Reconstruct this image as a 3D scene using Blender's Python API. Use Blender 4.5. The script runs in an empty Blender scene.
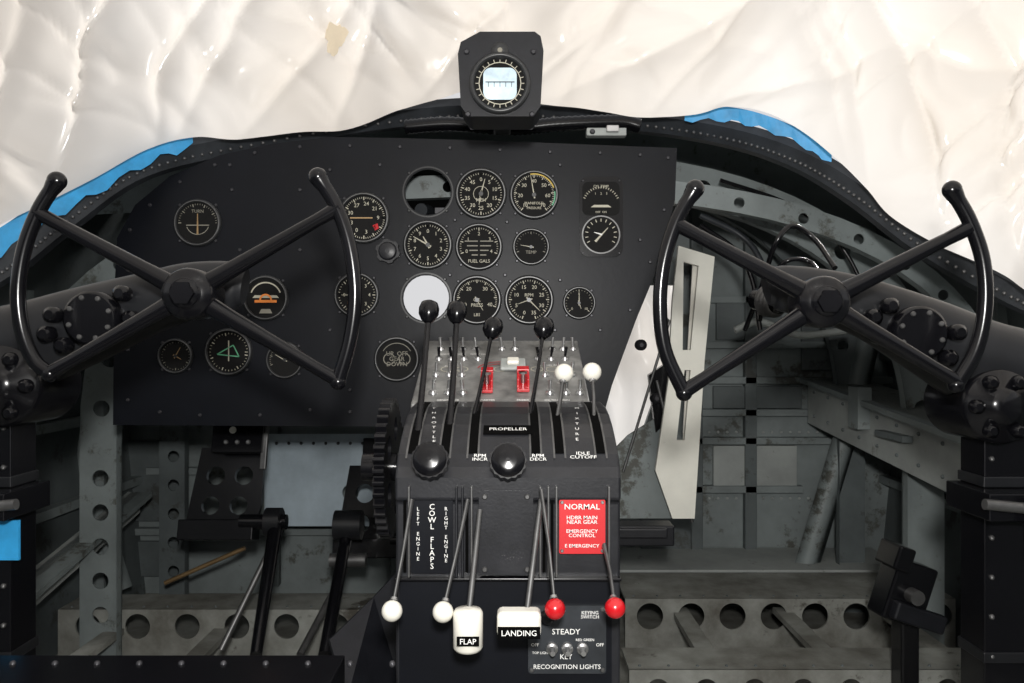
import bpy, math, random
from mathutils import Vector, Matrix, noise
random.seed(4)
F=820.0; H=0.66
sc=bpy.context.scene
def W(px,py,d): return Vector(((px-512)/F*d, d, H-(py-341.5)/F*d))
def L(p,d): return p/F*d
# ---------------- materials
MATS={}
def mat(name,col,rough=0.5,metal=0.0,var=0.25,scale=12,bump=0.0,spec=0.5,dirt=None,coat=0,wear=None):
    m=bpy.data.materials.new(name); m.use_nodes=True; nt=m.node_tree; b=nt.nodes['Principled BSDF']
    b.inputs['Roughness'].default_value=rough; b.inputs['Metallic'].default_value=metal
    b.inputs['Specular IOR Level'].default_value=spec
    b.inputs['Coat Weight'].default_value=coat
    tc=nt.nodes.new('ShaderNodeTexCoord'); n=nt.nodes.new('ShaderNodeTexNoise')
    n.inputs['Scale'].default_value=scale; n.inputs['Detail'].default_value=6; n.inputs['Roughness'].default_value=0.65
    nt.links.new(tc.outputs['Object'],n.inputs['Vector'])
    r=nt.nodes.new('ShaderNodeValToRGB'); r.color_ramp.elements[0].position=0.3; r.color_ramp.elements[1].position=0.7
    lo=[c*(1-var) for c in col]; hi=[min(1,c*(1+var)) for c in col]
    if dirt: lo=dirt
    r.color_ramp.elements[0].color=(*lo,1); r.color_ramp.elements[1].color=(*hi,1)
    nt.links.new(n.outputs['Fac'],r.inputs['Fac']); last=r.outputs['Color']
    if wear:
        n3=nt.nodes.new('ShaderNodeTexNoise'); n3.inputs['Scale'].default_value=wear[3]; n3.inputs['Detail'].default_value=8; n3.inputs['Roughness'].default_value=.75
        r3=nt.nodes.new('ShaderNodeValToRGB'); r3.color_ramp.elements[0].position=wear[4]; r3.color_ramp.elements[1].position=wear[4]+.06
        mx=nt.nodes.new('ShaderNodeMixRGB'); mx.inputs[2].default_value=(*wear[:3],1)
        nt.links.new(tc.outputs['Object'],n3.inputs['Vector']); nt.links.new(n3.outputs['Fac'],r3.inputs['Fac']); nt.links.new(r3.outputs['Color'],mx.inputs[0]); nt.links.new(last,mx.inputs[1]); last=mx.outputs[0]
    nt.links.new(last,b.inputs['Base Color'])
    if bump>0:
        bp=nt.nodes.new('ShaderNodeBump'); bp.inputs['Strength'].default_value=bump; bp.inputs['Distance'].default_value=0.001
        n2=nt.nodes.new('ShaderNodeTexNoise'); n2.inputs['Scale'].default_value=scale*12
        nt.links.new(tc.outputs['Object'],n2.inputs['Vector']); nt.links.new(n2.outputs['Fac'],bp.inputs['Height']); nt.links.new(bp.outputs['Normal'],b.inputs['Normal'])
    MATS[name]=m; return m
mat('panel_black',(0.0035,0.0042,0.0065),0.42,var=0.3,scale=8,bump=0.1,spec=0.18)
mat('wrinkle_black',(0.008,0.0085,0.011),0.42,var=0.3,scale=40,bump=0.12,spec=0.3)
mat('gloss_black',(0.0035,0.0035,0.0045),0.2,var=0.2,scale=20,bump=0.02,spec=0.34)
mat('arm_black',(0.009,0.0095,0.011),0.34,var=0.4,scale=10,bump=0.04,spec=0.34)
mat('quad_black',(0.013,0.0135,0.016),0.36,var=0.35,scale=25,bump=0.12,spec=0.36,wear=(.10,.10,.095,26,.69))
mat('void_black',(0.0015,0.0015,0.0015),0.9,spec=0.05)
mat('frame_dark',(0.022,0.025,0.029),0.45,var=0.5,scale=14,bump=0.1,spec=0.3,wear=(.09,.095,.09,18,.68))
mat('grey_primer',(0.17,0.195,0.195),0.55,var=0.28,scale=5,bump=0.1,wear=(.07,.072,.062,7,.56))
mat('grey_dark',(0.088,0.103,0.105),0.55,var=0.35,scale=5,bump=0.1,wear=(.045,.048,.044,9,.57))
mat('grey_light',(0.29,0.31,0.30),0.55,var=0.2,scale=7,bump=0.1,wear=(.15,.15,.13,9,.60))
mat('floor_grey',(0.22,0.228,0.21),0.65,scale=9,dirt=(0.08,0.075,0.062),bump=0.2,wear=(.05,.044,.034,6,.60))
mat('console_grey',(0.20,0.20,0.192),0.45,metal=0.2,scale=22,dirt=(0.06,0.06,0.06),bump=0.1)
mat('blue_sheet',(0.36,0.43,0.48),0.4,var=0.25,scale=6)
mat('steel',(0.45,0.45,0.45),0.3,metal=0.9,var=0.2,scale=30)
mat('dull_steel',(0.12,0.12,0.12),0.42,metal=0.7,var=0.3,scale=30)
mat('screw_dark',(0.045,0.045,0.05),0.4,metal=0.5,var=0.3,scale=30)
mat('white_paint',(0.70,0.68,0.61),0.3,var=0.08,scale=20,coat=0.3)
mat('offwhite',(0.80,0.79,0.71),0.5,var=0.08,scale=9,wear=(.5,.48,.4,8,.64))
mat('red_paint',(0.45,0.007,0.012),0.25,var=0.1,scale=20,coat=0.5)
mat('red_label',(0.46,0.010,0.015),0.45,var=0.08)
mat('marking',(0.42,0.40,0.32),0.6,var=0.08)
mat('label_white',(0.70,0.70,0.68),0.6,var=0.05)
mat('dim_mark',(0.20,0.19,0.155),0.6,var=0.2)
mat('orange',(0.75,0.22,0.03),0.5,var=0.1)
mat('yellow',(0.6,0.42,0.06),0.5,var=0.1)
mat('green_mark',(0.10,0.36,0.2),0.5,var=0.1)
mat('dial_black',(0.006,0.006,0.006),0.7,var=0.1,spec=0.15)
mat('bezel',(0.02,0.021,0.022),0.35,var=0.2,scale=30,spec=0.45)
mat('compass_face',(0.55,0.69,0.80),0.2,var=0.3,scale=30,coat=0.4)
mat('tape_blue',(0.025,0.28,0.58),0.5,var=0.25,scale=20)
mat('brass',(0.3,0.2,0.1),0.45,metal=0.6)
mat('torn_brown',(0.88,0.76,0.58),0.6,var=0.06,scale=30)
m=bpy.data.materials.new('plastic_sheeting'); m.use_nodes=True; nt=m.node_tree; nt.nodes.clear()
out=nt.nodes.new('ShaderNodeOutputMaterial'); d=nt.nodes.new('ShaderNodeBsdfDiffuse'); t=nt.nodes.new('ShaderNodeBsdfTranslucent'); g=nt.nodes.new('ShaderNodeBsdfGlossy')
tc=nt.nodes.new('ShaderNodeTexCoord'); nz=nt.nodes.new('ShaderNodeTexNoise'); nz.inputs['Scale'].default_value=1.8; nz.inputs['Detail'].default_value=2
rp=nt.nodes.new('ShaderNodeValToRGB'); rp.color_ramp.elements[0].color=(0.82,0.765,0.70,1); rp.color_ramp.elements[1].color=(0.92,0.895,0.865,1)
rp.color_ramp.elements[0].position=0.38; rp.color_ramp.elements[1].position=0.62
nt.links.new(tc.outputs['Object'],nz.inputs['Vector']); nt.links.new(nz.outputs['Fac'],rp.inputs['Fac'])
nt.links.new(rp.outputs['Color'],d.inputs['Color']); nt.links.new(rp.outputs['Color'],t.inputs['Color'])
g.inputs['Roughness'].default_value=0.2
m1=nt.nodes.new('ShaderNodeMixShader'); m1.inputs[0].default_value=0.6; m2=nt.nodes.new('ShaderNodeMixShader'); m2.inputs[0].default_value=0.07
nt.links.new(d.outputs[0],m1.inputs[1]); nt.links.new(t.outputs[0],m1.inputs[2]); nt.links.new(m1.outputs[0],m2.inputs[1]); nt.links.new(g.outputs[0],m2.inputs[2]); nt.links.new(m2.outputs[0],out.inputs[0])
MATS['plastic']=m

def empty(name,loc=(0,0,0)):
    e=bpy.data.objects.new(name,None); e.empty_display_size=0.05; e.location=loc; sc.collection.objects.link(e); return e
def frame(o,x=(1,0,0),y=(0,0,1)):
    x=Vector(x).normalized(); y=Vector(y); y=(y-x*y.dot(x)).normalized(); z=x.cross(y)
    M=Matrix.Identity(4)
    for i in range(3): M[i][0]=x[i];M[i][1]=y[i];M[i][2]=z[i];M[i][3]=o[i]
    return M
TC={}
def text_geo(s):
    if s in TC: return TC[s]
    c=bpy.data.curves.new('t','FONT'); c.body=s; c.align_x='CENTER'; c.align_y='CENTER'; c.size=1; c.resolution_u=2; c.offset=0.003; c.space_line=0.85
    o=bpy.data.objects.new('t',c); sc.collection.objects.link(o)
    me=bpy.data.meshes.new_from_object(o)
    r=([v.co.copy() for v in me.vertices],[list(p.vertices) for p in me.polygons])
    bpy.data.objects.remove(o); bpy.data.meshes.remove(me); TC[s]=r; return r
def plate_geo(outline,holes,th):
    c=bpy.data.curves.new('p','CURVE'); c.dimensions='2D'; c.fill_mode='BOTH'; c.extrude=th/2
    def spl(pts):
        s=c.splines.new('POLY'); s.points.add(len(pts)-1)
        for i,p in enumerate(pts): s.points[i].co=(p[0],p[1],0,1)
        s.use_cyclic_u=True
    spl(outline)
    for h in holes:
        if len(h)==3 and not hasattr(h[0],'__len__'):
            spl([(h[0]+h[2]*math.cos(a*math.tau/28),h[1]+h[2]*math.sin(a*math.tau/28)) for a in range(28)])
        else: spl(h)
    o=bpy.data.objects.new('p',c); sc.collection.objects.link(o)
    me=bpy.data.meshes.new_from_object(o)
    r=([v.co.copy() for v in me.vertices],[list(p.vertices) for p in me.polygons])
    bpy.data.objects.remove(o); bpy.data.meshes.remove(me); return r
def crom(P,n=8):
    P=[Vector(p) for p in P]; Q=[P[0]*2-P[1]]+P+[P[-1]*2-P[-2]]; R=[]
    for i in range(1,len(Q)-2):
        for k in range(n):
            t=k/n; a,b,c,d=Q[i-1],Q[i],Q[i+1],Q[i+2]
            R.append(0.5*((2*b)+(c-a)*t+(2*a-5*b+4*c-d)*t*t+(3*b-a-3*c+d)*t**3))
    R.append(P[-1]); return R
class MB:
    def __init__(s): s.v=[];s.f=[];s.mi=[];s.sm=[];s.mats=[];s.m=Matrix.Identity(4)
    def add(s,vs,fs,mt,smooth=False):
        if mt not in s.mats: s.mats.append(mt)
        k=s.mats.index(mt); b=len(s.v)
        s.v+= [s.m@Vector(v) for v in vs]
        for f in fs: s.f.append([i+b for i in f]); s.mi.append(k); s.sm.append(smooth)
    def box(s,c,sz,mt,rot=None):
        x,y,z=[a/2 for a in sz]; vs=[Vector((i*x,j*y,k*z)) for i in(-1,1) for j in(-1,1) for k in(-1,1)]
        if rot: vs=[rot@v for v in vs]
        c=Vector(c); s.add([v+c for v in vs],[(0,1,3,2),(4,6,7,5),(0,4,5,1),(2,3,7,6),(0,2,6,4),(1,5,7,3)],mt)
    def tube(s,P,r,mt,n=14,sx=1.0):
        P=[Vector(p) for p in P]
        if not hasattr(r,'__len__'): r=[r]*len(P)
        if len(r)!=len(P): r=[r[0]+(r[-1]-r[0])*i/(len(P)-1) for i in range(len(P))]
        T=[]
        for i in range(len(P)):
            a=P[max(0,i-1)];b=P[min(len(P)-1,i+1)]; T.append((b-a).normalized())
        up=Vector((0,0,1)) if abs(T[0].z)<0.9 else Vector((1,0,0))
        N=(up-T[0]*up.dot(T[0])).normalized(); vs=[];fs=[]
        for i in range(len(P)):
            N=(N-T[i]*N.dot(T[i])).normalized(); B=T[i].cross(N)
            for k in range(n):
                a=k*math.tau/n; vs.append(P[i]+(N*math.cos(a)+B*math.sin(a)*sx)*r[i])
        for i in range(len(P)-1):
            for k in range(n):
                k2=(k+1)%n; fs.append((i*n+k,i*n+k2,(i+1)*n+k2,(i+1)*n+k))
        s.add(vs,fs,mt,True); e=(len(P)-1)*n
        s.add(vs[:n],[tuple(range(n))[::-1]],mt); s.add(vs[e:],[tuple(range(n))],mt)
    def cyl(s,a,b,r,mt,n=18,r2=None): s.tube([a,b],[r,r if r2 is None else r2],mt,n)
    def lathe(s,prof,mt,n=32,o=(0,0,0),smooth=True,caps=True):
        vs=[];fs=[]
        for r,z in prof:
            for k in range(n): a=k*math.tau/n; vs.append((o[0]+r*math.cos(a),o[1]+r*math.sin(a),o[2]+z))
        for i in range(len(prof)-1):
            for k in range(n): k2=(k+1)%n; fs.append((i*n+k,i*n+k2,(i+1)*n+k2,(i+1)*n+k))
        s.add(vs,fs,mt,smooth)
        if caps:
            s.add(vs[-n:],[tuple(range(n))],mt)
    def ball(s,c,r,mt,n=20,m=12,sc=(1,1,1)):
        c=Vector(c);vs=[];fs=[]
        for i in range(m+1):
            p=math.pi*i/m
            for k in range(n): a=k*math.tau/n; vs.append(c+Vector((r*sc[0]*math.sin(p)*math.cos(a),r*sc[1]*math.sin(p)*math.sin(a),r*sc[2]*math.cos(p))))
        for i in range(m):
            for k in range(n): k2=(k+1)%n; fs.append((i*n+k,(i+1)*n+k,(i+1)*n+k2,i*n+k2))
        s.add(vs,fs,mt,True)
    def disc(s,c,r,mt,z=0,n=32): s.add([(c[0]+r*math.cos(k*math.tau/n),c[1]+r*math.sin(k*math.tau/n),z) for k in range(n)],[tuple(range(n))],mt)
    def quad(s,pts,mt): s.add(pts,[tuple(range(len(pts)))],mt)
    def line2(s,a,b,w,mt,z,w2=None):
        a=Vector((a[0],a[1],z));b=Vector((b[0],b[1],z));d=(b-a).normalized();n=Vector((-d.y,d.x,0)); w2=w if w2 is None else w2
        s.quad([a-n*w/2,b-n*w2/2,b+n*w2/2,a+n*w/2],mt)
    def arc2(s,c,r,w,a0,a1,mt,z,n=24):
        vs=[]
        for i in range(n+1):
            a=math.radians(a0+(a1-a0)*i/n)
            for q in(r-w/2,r+w/2): vs.append((c[0]+q*math.cos(a),c[1]+q*math.sin(a),z))
        s.add(vs,[(2*i,2*i+1,2*i+3,2*i+2) for i in range(n)],mt)
    def text(s,st,size,mt,o=(0,0,0),rot=0,sx=1.0):
        vs,fs=text_geo(st); R=Matrix.Rotation(rot,4,'Z'); o=Vector(o)
        s.add([R@Vector((v.x*size*sx,v.y*size,0))+o for v in vs],fs,mt)
    def plate(s,outline,holes,th,mt):
        vs,fs=plate_geo(outline,holes,th); s.add(vs,fs,mt)
    def prism(s,poly,z0,z1,mt,smooth=False):
        n=len(poly); vs=[(p[0],p[1],z0) for p in poly]+[(p[0],p[1],z1) for p in poly]
        s.add(vs,[(i,(i+1)%n,n+(i+1)%n,n+i) for i in range(n)],mt,smooth)
        s.add(vs,[tuple(range(n))[::-1],tuple(range(n,2*n))],mt)
    def screw(s,x,y,r,mt='screw_dark',z=0):
        s.lathe([(r,0),(r,r*0.35),(r*0.6,r*0.7)],mt,n=10,o=(x,y,z)); 
    def build(s,name,parent=None,bevel=0,solid=0,seg=2):
        me=bpy.data.meshes.new(name); me.from_pydata(s.v,[],s.f)
        for mt in s.mats: me.materials.append(MATS[mt])
        me.polygons.foreach_set('material_index',s.mi); me.polygons.foreach_set('use_smooth',s.sm); me.update()
        o=bpy.data.objects.new(name,me); sc.collection.objects.link(o)
        if s.v:
            lo=Vector([min(v[i] for v in s.v) for i in range(3)]);hi=Vector([max(v[i] for v in s.v) for i in range(3)]);c=(lo+hi)/2
            me.transform(Matrix.Translation(-c)); 
            if parent: o.parent=parent; o.location=c-parent.location
            else: o.location=c
        if solid: md=o.modifiers.new('s','SOLIDIFY'); md.thickness=solid
        if bevel: md=o.modifiers.new('b','BEVEL'); md.width=bevel; md.segments=seg; md.limit_method='ANGLE'; md.angle_limit=math.radians(40)
        return o
def rrect(w,h,r,n=5,cx=0,cy=0):
    P=[]
    for (x,y,a) in((w/2-r,h/2-r,0),(-w/2+r,h/2-r,90),(-w/2+r,-h/2+r,180),(w/2-r,-h/2+r,270)):
        for k in range(n+1): t=math.radians(a+90*k/n); P.append((cx+x+r*math.cos(t),cy+y+r*math.sin(t)))
    return P

# ================= SHELL
ARCH=crom([W(-230,345,0.95),W(-130,325,1.08),W(-60,295,1.17),W(0,262,1.24),W(60,215,1.3),W(140,162,1.38),W(250,136,1.46),W(400,112,1.51),W(512,106,1.53),W(640,116,1.51),W(730,130,1.46),W(800,153,1.40),W(860,188,1.35),W(930,240,1.29),W(1024,292,1.22),W(1090,325,1.12),W(1200,350,0.98)],6)
b=MB(); b.box((0,0.65,-0.02),(2.4,3.3,0.04),'floor_grey'); b.build('floor')
def topix(v): return (512+v.x*F/v.y, 341.5-(v.z-H)*F/v.y)
BY=2.15
ol=[]
for v in ARCH:
    px,py=topix(v)
    if -40<px<1064: q=W(px,py+6,BY); ol.append((q.x,q.z))
ol=[(ol[0][0],0)]+ol+[(ol[-1][0],0)]
def bp(px,py): q=W(px,py,BY); return (q.x,q.z)
op2=[(636,285),(678,285),(668,360),(640,440),(604,472),(598,360)]
holes=[[bp(*p) for p in((402,275),(452,275),(452,325),(402,325))],[bp(*p) for p in op2]]
b=MB(); b.m=frame((0,BY+0.01,0)); b.plate(ol,holes,0.02,'grey_primer')
for x in (-0.62,-0.3,0.48,0.62): b.box((x,0.55,0.02),(0.03,1.05,0.03),'grey_dark')
for py,x0,x1 in ((300,690,900),(345,700,900),(380,690,900),(412,690,830),(440,690,830),(488,690,800),(470,150,400),(530,110,400)):
    q=W((x0+x1)/2,py,BY); b.box((q.x,q.z,0.02),(L(x1-x0,BY),0.018,0.03),'grey_primer')
for (x0,y0,x1,y1) in ((712,386,800,408),(712,445,795,486),(715,300,780,340),(125,440,185,520),(110,540,180,575),(640,490,700,560),(800,300,850,370)):
    q=W((x0+x1)/2,(y0+y1)/2,BY); b.box((q.x,q.z,0.02),(L(x1-x0,BY),L(y1-y0,BY),0.012),'grey_light' if y0==445 else 'grey_dark')
for k in range(14):
    for py in(432,498): q=W(700+k*9,py,BY); b.screw(q.x,q.z,.004,'grey_light',z=.012)
b.build('wall_front',bevel=0.002)
b=MB(); b.m=frame((0,BY+.06,0)); vs=[];N=16
for i in range(N+1):
    for j in range(N+1):
        q=W(575+120*i/N,270+220*j/N,BY); vs.append((q.x,q.z,.03*noise.noise(Vector((i*.4,j*.25,3)))))
b.add(vs,[(i*(N+1)+j,(i+1)*(N+1)+j,(i+1)*(N+1)+j+1,i*(N+1)+j+1) for i in range(N) for j in range(N)],'plastic',True); b.build('nose_window_plastic')
for sgn,nm in((-1,'wall_left'),(1,'wall_right')):
    b=MB(); ys=[-1.0,0.3,0.8,1.1,1.25,1.7,BY]; tp=[(1.0,0.80),(0.98,0.80),(0.96,0.76),(0.9,0.75),(0.9,0.80),(0.93,0.92),(0.95,1.0)]
    vs=[]
    for y,(xt,zt) in zip(ys,tp): vs+=[(sgn*0.96,y,0),(sgn*1.0,y,0.4),(sgn*xt,y,zt)]
    fs=[]
    for i in range(len(ys)-1):
        for k in range(2): fs.append((i*3+k,i*3+k+1,i*3+k+4,i*3+k+3))
    b.add(vs,fs,'grey_dark')
    for y in(1.0,1.3,1.6,1.9):
        b.box((sgn*0.965,y,0.38),(0.05,0.025,0.76),'grey_primer')
    for z in(0.3,0.48,0.62): b.box((sgn*0.975,1.3,z),(0.025,1.7,0.02),'grey_primer')
    b.build(nm)
b=MB(); b.m=frame((0,-0.98,0)); b.plate([(-1.1,0),(1.1,0),(1.1,.8),(.9,1.15),(.5,1.38),(-.5,1.38),(-.9,1.15),(-1.1,.8)],[[(-.28,.05),(.28,.05),(.28,1.2),(-.28,1.2)]],.02,'grey_dark'); b.build('wall_rear_light_block')  # unseen rear wall, added to cut light and reflections from behind
b=MB(); A=[v for v in ARCH if -40<topix(v)[0]<1064]; vs=[]
for v in A:
    px,py=topix(v); vs+=[v,W(px,py+2,BY)]
b.add(vs,[(2*i,2*i+1,2*i+3,2*i+2) for i in range(len(A)-1)],'grey_primer',True); b.build('ceiling_nose_skin',solid=0.004)
WF=empty('windshield_frame',(0,1.4,1.0))
b=MB(); vs=[]; n=len(ARCH)
secs=[(-0.018,0.0),(-0.016,-0.012),(0.004,-0.02),(0.016,-0.012),(0.034,0.0),(0.034,0.02)]
for i,v in enumerate(ARCH):
    t=(ARCH[min(n-1,i+1)]-ARCH[max(0,i-1)]).normalized(); dn=Vector((t.z,0,-t.x)).normalized()
    for (a,c) in secs: vs.append(v+dn*a*0.8+Vector((0,c,0)))
k=len(secs); b.add(vs,[(i*k+j,i*k+j+1,(i+1)*k+j+1,(i+1)*k+j) for i in range(n-1) for j in range(k-1)],'frame_dark',False)
for i in range(0,n-1):
    for f in(0,0.5):
        v=ARCH[i].lerp(ARCH[i+1],f); t=(ARCH[i+1]-ARCH[i]).normalized(); dn=Vector((t.z,0,-t.x)).normalized()
        b.ball(v+dn*0.019+Vector((0,-0.008,0)),0.0032,'dull_steel',8,5)
b.build('sill_channel',WF,solid=0.003)
b=MB(); P=crom([W(405,127,1.47),W(450,124,1.47),W(512,128,1.47),W(560,124,1.47),W(620,122,1.47),W(640,126,1.47)],20)
b.tube(P,[0.012+0.002*(i%2) for i in range(len(P))],'gloss_black',12); b.build('corrugated_hose')
S=empty('fuselage_frame',(0,1.7,0))
def former(y,hw,top,w,nm,mt,hr=0.012):
    out=[];inn=[];hs=[]
    N=40
    for i in range(N+1):
        a=math.pi*i/N; e=0.8
        cx=math.copysign(abs(math.cos(a))**e,math.cos(a)); cz=abs(math.sin(a))**e
        z0=0.45
        out.append((hw*cx,z0+(top-z0)*cz)); inn.append(((hw-w)*cx,z0+(top-z0-w)*cz))
        if i%2==1: hs.append(((hw-w/2)*cx,z0+(top-z0-w/2)*cz,hr))
    out=[(hw,0.0)]+out+[(-hw,0.0)]; inn=[(hw-w,0.0)]+inn+[(-hw+w,0.0)]
    for z in(0.1,0.17,0.24,0.31,0.38): hs+=[(-hw+w/2,z,hr)]
    b=MB(); b.m=frame((0,y,0)); b.plate(out+inn[::-1],hs,0.004,mt)
    vs=[];
    for p in inn: vs+=[(p[0],p[1],0),(p[0],p[1],0.022)]
    b.add(vs,[(2*i,2*i+1,2*i+3,2*i+2) for i in range(len(inn)-1)],mt,True)
    b.build(nm,S)
former(1.68,0.885,1.05,0.085,'former_1','grey_primer',0.017)
former(2.0,0.86,1.12,0.07,'former_2','grey_dark',0.014)
former(1.52,0.93,0.97,0.045,'former_3','grey_primer',0.010)
def beam(y0,y1,x0,x1,z,hz,n,nm,r):
    b=MB(); b.box(((x0+x1)/2,(y0+y1)/2,z-0.003),(x1-x0,y1-y0,0.006),'floor_grey')
    b.m=frame((0,y0,0)); w=x1-x0
    b.plate([(x0,0.0),(x1,0.0),(x1,z),(x0,z)],[(x0+w*(i+0.6)/n,z-hz/2,r) for i in range(n)],0.005,'floor_grey')
    b.m=Matrix.Identity(4)
    for i in range(int(w/0.05)): b.ball((x0+0.02+i*0.05,y0+0.015,z),0.003,'grey_dark',8,4)
    b.build(nm,S)
beam(1.74,1.93,0.24,0.94,0.115,0.075,8,'floor_beam_1',0.028)
beam(1.40,1.50,0.20,0.94,0.10,0.07,9,'floor_beam_2',0.020)
beam(1.70,1.80,-0.94,-0.22,0.105,0.07,7,'floor_beam_3',0.026)
beam(1.34,1.42,-0.94,-0.20,0.07,0.05,9,'floor_beam_4',0.017)
b=MB(); b.box((.58,2.04,.118),(.72,.21,.006),'grey_light'); b.build('nose_deck',S)
b=MB()
for x in(0.36,0.58,0.80): b.box((x,1.62,0.08),(0.035,0.3,0.012),'floor_grey')
for x in(-0.82,-0.6,-0.35): b.box((x,1.56,0.06),(0.035,0.3,0.012),'floor_grey')
b.build('floor_stringers',S)
p0=W(808,378,2.1);p1=W(985,442,1.36)
def slab(b,a0,a1,h,w,mt):
    vs=[a0,a1,a1+Vector((0,0,-h)),a0+Vector((0,0,-h))]; vs2=[v+Vector((w,0,0)) for v in vs]
    b.add(vs+vs2,[(0,1,2,3),(7,6,5,4),(0,4,5,1),(3,2,6,7),(0,3,7,4),(1,5,6,2)],mt)
b=MB(); slab(b,p0,p1,0.115,0.13,'grey_light'); slab(b,p0+Vector((-0.02,0,0.0)),p1+Vector((-0.02,0,0)),0.012,0.15,'grey_primer')
for i in range(9):
    q=p0.lerp(p1,(i+0.5)/9)+Vector((-0.001,0,-0.03)); b.ball(q,0.004,'grey_dark',8,5); b.ball(q+Vector((0,0,-0.06)),0.004,'grey_dark',8,5)
b.box(p0.lerp(p1,0.42)+Vector((-0.01,0,-0.02)),(0.03,0.05,0.09),'grey_primer'); b.box(p0.lerp(p1,0.62)+Vector((-0.012,0,-0.05)),(0.02,0.12,0.012),'grey_dark')
b.build('longeron_1',S)
b=MB(); p0=W(140,492,2.0);p1=W(20,592,1.45); slab(b,p0,p1,0.05,-0.03,'grey_light'); slab(b,p0+Vector((0.03,0,0)),p1+Vector((0.03,0,0)),0.012,-0.05,'grey_primer'); b.build('longeron_2',S)
b=MB(); b.tube([W(805,572,2.0),W(848,430,2.0),W(870,330,2.0)],0.03,'grey_primer',4,sx=0.5); b.build('brace_1',S)
b=MB(); b.tube([W(120,590,1.9),W(85,480,1.9),W(70,360,1.9)],0.03,'grey_primer',4,sx=0.5); b.build('brace_2',S)
b=MB(); b.m=frame(W(322,480,2.0)); b.plate(rrect(L(115,2.0),L(92,2.0),0.01),[(0.07,-0.03,0.02)],0.004,'blue_sheet')
for i in range(8): b.screw(-0.11+i*0.03,0.09,0.004,z=0.003)
b.build('access_cover',)
# ================= PANEL
PD=1.42
def pp(px,py): q=W(px,py,PD); return (q.x,q.z)
olp=[(113,425),(114,300),(117,238),(135,205),(170,176),(220,155),(270,144),(330,137),(400,138),(500,141),(600,145),(677,148),(675,200),(660,262),(636,320),(612,385),(600,428)]
b=MB(); b.m=frame((0,PD+0.003,0))
b.plate([pp(*p) for p in olp],[(*pp(428,192),L(23,PD)),(*pp(426,298),L(23,PD))],0.006,'panel_black')
b.m=frame((0,PD,0))
for (x,y) in [(130,230),(150,205),(180,182),(215,165),(255,153),(300,147),(350,146),(400,147),(450,148),(500,150),(550,152),(600,153),(640,155),(668,158),(664,210),(650,262),(630,310),(128,270),(128,310),(128,350),(128,400),(160,412),(200,415),(260,415),(310,410),(350,412),(232,190),(300,190),(330,170),(160,280),(230,165),(380,165),(560,165),(640,240),(560,280),(450,275),(505,275),(455,220),(507,222),(140,330),(240,250),(300,250),(555,330),(600,330),(330,330),(420,390),(350,390)]:
    b.screw(*pp(x,y),0.0034)
for cx,cy in((428,192),(426,298)):
    q=pp(cx,cy); b.arc2(q,.043,.0025,0,360,'bezel',.0012,40)
    for a in range(4): b.screw(q[0]+0.046*math.cos(a*math.pi/2+.78),q[1]+0.046*math.sin(a*math.pi/2+.78),0.003,'bezel')
# black backing added as shade behind the empty instrument hole, plus a connector
q=pp(428,192); b.m=frame((q[0],PD+.12,q[1])); b.box((0,0,0),(.11,.10,.02),'void_black'); b.box((0,.052,.05),(.11,.004,.10),'void_black'); b.cyl((-.01,-.015,.0),(-.02,-.02,.05),.012,'frame_dark'); b.box((.02,-.02,.03),(.03,.01,.03),'screw_dark')
b.build('instrument_panel')
def gauge(name,px,py,r,ticks=40,a0=225,a1=-45,nums=None,need=(),needc='marking',arcs=(),txt=None,bez=True,mk='marking',extra=None):
    R=L(r,PD); q=W(px,py,PD); b=MB(); b.m=frame(q)
    b.disc((0,0),R*0.9,'dial_black',z=0.0012)
    b.lathe([(R*1.04,0.0),(R*1.04,0.004),(R*0.98,0.007),(R*0.93,0.007),(R*0.90,0.0015)],'bezel',n=40,caps=False)
    b.arc2((0,0),R*.95,R*.03,0,360,'dull_steel',.0073,40)
    for a in range(4):
        t=math.pi/4+a*math.pi/2; b.screw(R*1.10*math.cos(t),R*1.10*math.sin(t),0.003,'screw_dark')
    z=0.0018
    for i in range(ticks+1 if ticks else 0):
        a=math.radians(a0+(a1-a0)*i/ticks); mj=(i%5==0); ro=R*0.84; ri=R*(0.71 if mj else 0.77)
        b.line2((ri*math.cos(a),ri*math.sin(a)),(ro*math.cos(a),ro*math.sin(a)),R*(0.04 if mj else 0.02),mk,z)
    if nums:
        for i,sn in enumerate(nums):
            a=math.radians(a0+(a1-a0)*i/(len(nums)-1 if abs(a1-a0)<359 else len(nums))); b.text(sn,R*0.22,mk,(R*0.57*math.cos(a),R*0.57*math.sin(a),z))
    for (ra,s,e,cc,w) in arcs: b.arc2((0,0),R*ra,R*w,s,e,cc,z+0.0002)
    if txt:
        for st,ty,sz in txt: b.text(st,R*sz,mk,(0,R*ty,z))
    for (a,ln,w) in need:
        a=math.radians(a); b.line2((-0.15*R*math.cos(a),-0.15*R*math.sin(a)),(ln*R*math.cos(a),ln*R*math.sin(a)),R*w,needc,z+0.001,R*w*0.3)
    if need: b.lathe([(R*0.09,z),(R*0.09,z+0.002)],'bezel',n=14)
    if extra: extra(b,R,z)
    return b.build(name)
def ex_turn(b,R,z):
    b.arc2((0,0),R*0.5,R*0.03,200,340,'dim_mark',z); b.line2((-0.5*R,-0.1*R),(0.5*R,-0.1*R),R*.04,'dim_mark',z)
    b.line2((0,-.5*R),(0,.4*R),R*.08,'brass',z+.0004,R*.04)
gauge('turn_indicator',198,223,23,ticks=24,a0=180,a1=0,mk='dim_mark',extra=ex_turn,txt=[('TURN',0.5,0.2)])
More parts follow.
